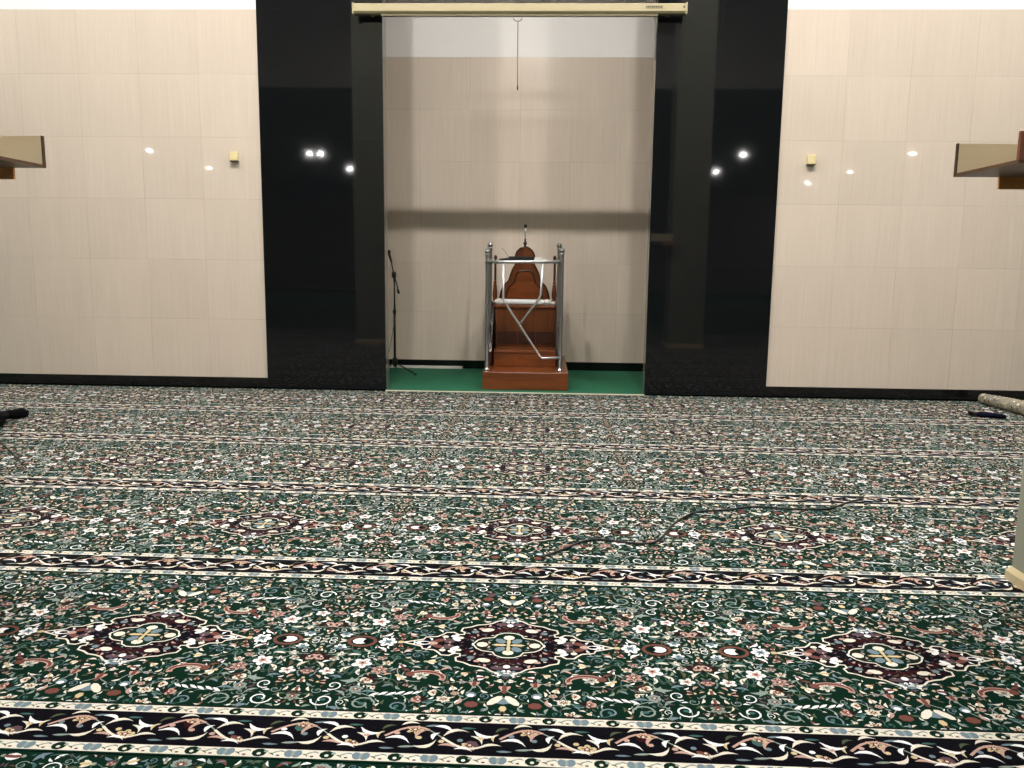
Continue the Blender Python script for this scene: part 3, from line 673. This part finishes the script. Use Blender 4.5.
# black bundle at the left edge
bm = bmesh.new(); bmesh.ops.create_icosphere(bm, subdivisions=4, radius=1)
rr = random.Random(8)
from mathutils import noise as mnoise
for v in bm.verts:
    c = v.co.copy(); n = mnoise.noise(c*1.6)*.25+mnoise.noise(c*4.1)*.08
    c *= (1+n); v.co = Vector((-4.26+c.x*.27, -2.2+c.y*.2, TZ+.055+max(-.055, c.z*.08)))
b = MB(); b.bm(bm, M['cloth'], True)
bag = thing('cloth_bundle', 'crumpled black cloth bundle lying on the carpet at the left edge', 'cloth', (-4.5, -1.8, TZ)); b.build('heap', bag)
b = MB(); b.tube([(-4.30, -2.1, .07), (-4.22, -2.0, .058), (-4.16, -1.92, .056), (-4.09, -1.87, .06), (-4.05, -1.86, .056)], [.045, .036, .036, .042, .026], M['cloth'], 14); b.build('loose_sleeve', bag)
def cord(name, pts, r, lab, cat, mat='black', sm=6):
    P3 = [Vector((x, y, TZ+r)) for x, y in pts]; out = []
    for i in range(len(P3)-1):
        p0 = P3[max(0, i-1)]; p1 = P3[i]; p2 = P3[i+1]; p3 = P3[min(len(P3)-1, i+2)]
        for k in range(sm):
            t_ = k/sm; out.append(.5*((2*p1)+(p2-p0)*t_+(2*p0-5*p1+4*p2-p3)*t_*t_+(3*p1-p0-3*p2+p3)*t_**3))
    out.append(P3[-1]); b = MB(); b.tube(out, r, M[mat], 8)
    tag(b.build(name, None, tuple(out[0])), lab, cat)
cord('carpet_cord', CORD1 if 'CORD1' in globals() else [(.14, -4.76), (.25, -4.64), (.33, -4.54), (.42, -4.5), (.56, -4.54), (.66, -4.53), (.73, -4.42), (.80, -4.25), (.88, -4.12), (.97, -4.02), (1.14, -3.97), (1.30, -3.9), (1.5, -3.93), (1.66, -3.92), (1.75, -3.86), (1.86, -3.76), (1.95, -3.70)], .005,
     'thin dark cord lying in curves over the carpet right of centre', 'cord')
cord('black_cable', [(-3.97, -2.3), (-3.9, -2.42), (-3.726, -2.689), (-3.42, -3.02), (-3.14, -3.337)], .004, 'thin black cable trailing over the carpet in front of the cloth bundle', 'cable')

# ------------------------------------------------------------------ lamps
def lamp(x, y, z, r, mat, lab, grp):
    t = thing('ceiling_lamp', lab, 'lamp', (x, y, z), grp)
    b = MB(); b.lathe((x, y, z-.05), [(r+.02, 0), (r+.025, .02), (r+.02, .05)], M['housing'], 24); b.build('housing', t)
    b = MB(); b.lathe((x, y, z-.056), [(r, 0), (r, .005)], mat, 24); b.build('diffuser', t)
for x in (-3.37, -1.47, 1.17, 3.07): lamp(x, -3.4, HZ, .10, M['lampn'], 'small round ceiling downlight before the niche', 'downlights before the niche')
for x in (-9.6, -5.8, 5.5, 9.3): lamp(x, -1.5, HZ, .08, M['lampo'], 'unseen round downlight added to brighten the front wall', 'added downlights for the front wall')  # unseen outer lamps, added to brighten the tiled side walls
for x, y in [(-13.26, -19.61), (-13.23, -24.5), (-7.92, -20.1), (-7.54, -20.08), (-7.59, -24.49), (6.33, -24.6), (6.71, -24.58), (6.57, -19.62), (11.47, -28.5), (11.72, -24.24), (11.8, -19.11)]: lamp(x, y, CZ, .07, M['lamp'], 'round ceiling lamp at the rear of the hall', 'rear hall ceiling lamps')
lamp(-.2, -8.9, HZ, .8, M['lampb'], 'large round fill lamp added out of view in the raised ceiling', 'added fill lamps')  # added fill light from above and behind the camera

# ------------------------------------------------------------------ camera, world, view
cam = bpy.data.cameras.new('camera'); co = bpy.data.objects.new('camera', cam); C.objects.link(co)
Rv = Vector((.99914, .03967, .01167)); Uv = Vector((-.01729, .14455, .98935)); Fv = Vector((-.03756, .9887, -.14511))
Fv.normalize(); Rv = (Rv-Fv*Rv.dot(Fv)).normalized(); Uv = Rv.cross(Fv)
co.matrix_world = Matrix(((Rv.x, Uv.x, -Fv.x, .1344), (Rv.y, Uv.y, -Fv.y, -8.2384), (Rv.z, Uv.z, -Fv.z, 1.3035), (0, 0, 0, 1)))
cam.sensor_width = 36; cam.lens = 816.07/1024*36; cam.clip_start = .05
bpy.context.scene.camera = co
w = bpy.data.worlds.new('world'); bpy.context.scene.world = w; w.use_nodes = True
w.node_tree.nodes['Background'].inputs[0].default_value = (.9, .85, .8, 1); w.node_tree.nodes['Background'].inputs[1].default_value = .02
S = bpy.context.scene
S.view_settings.view_transform = 'Standard'; S.view_settings.look = 'None'; S.view_settings.gamma = 1; S.view_settings.use_curve_mapping = False
S.view_settings.exposure = 0.0
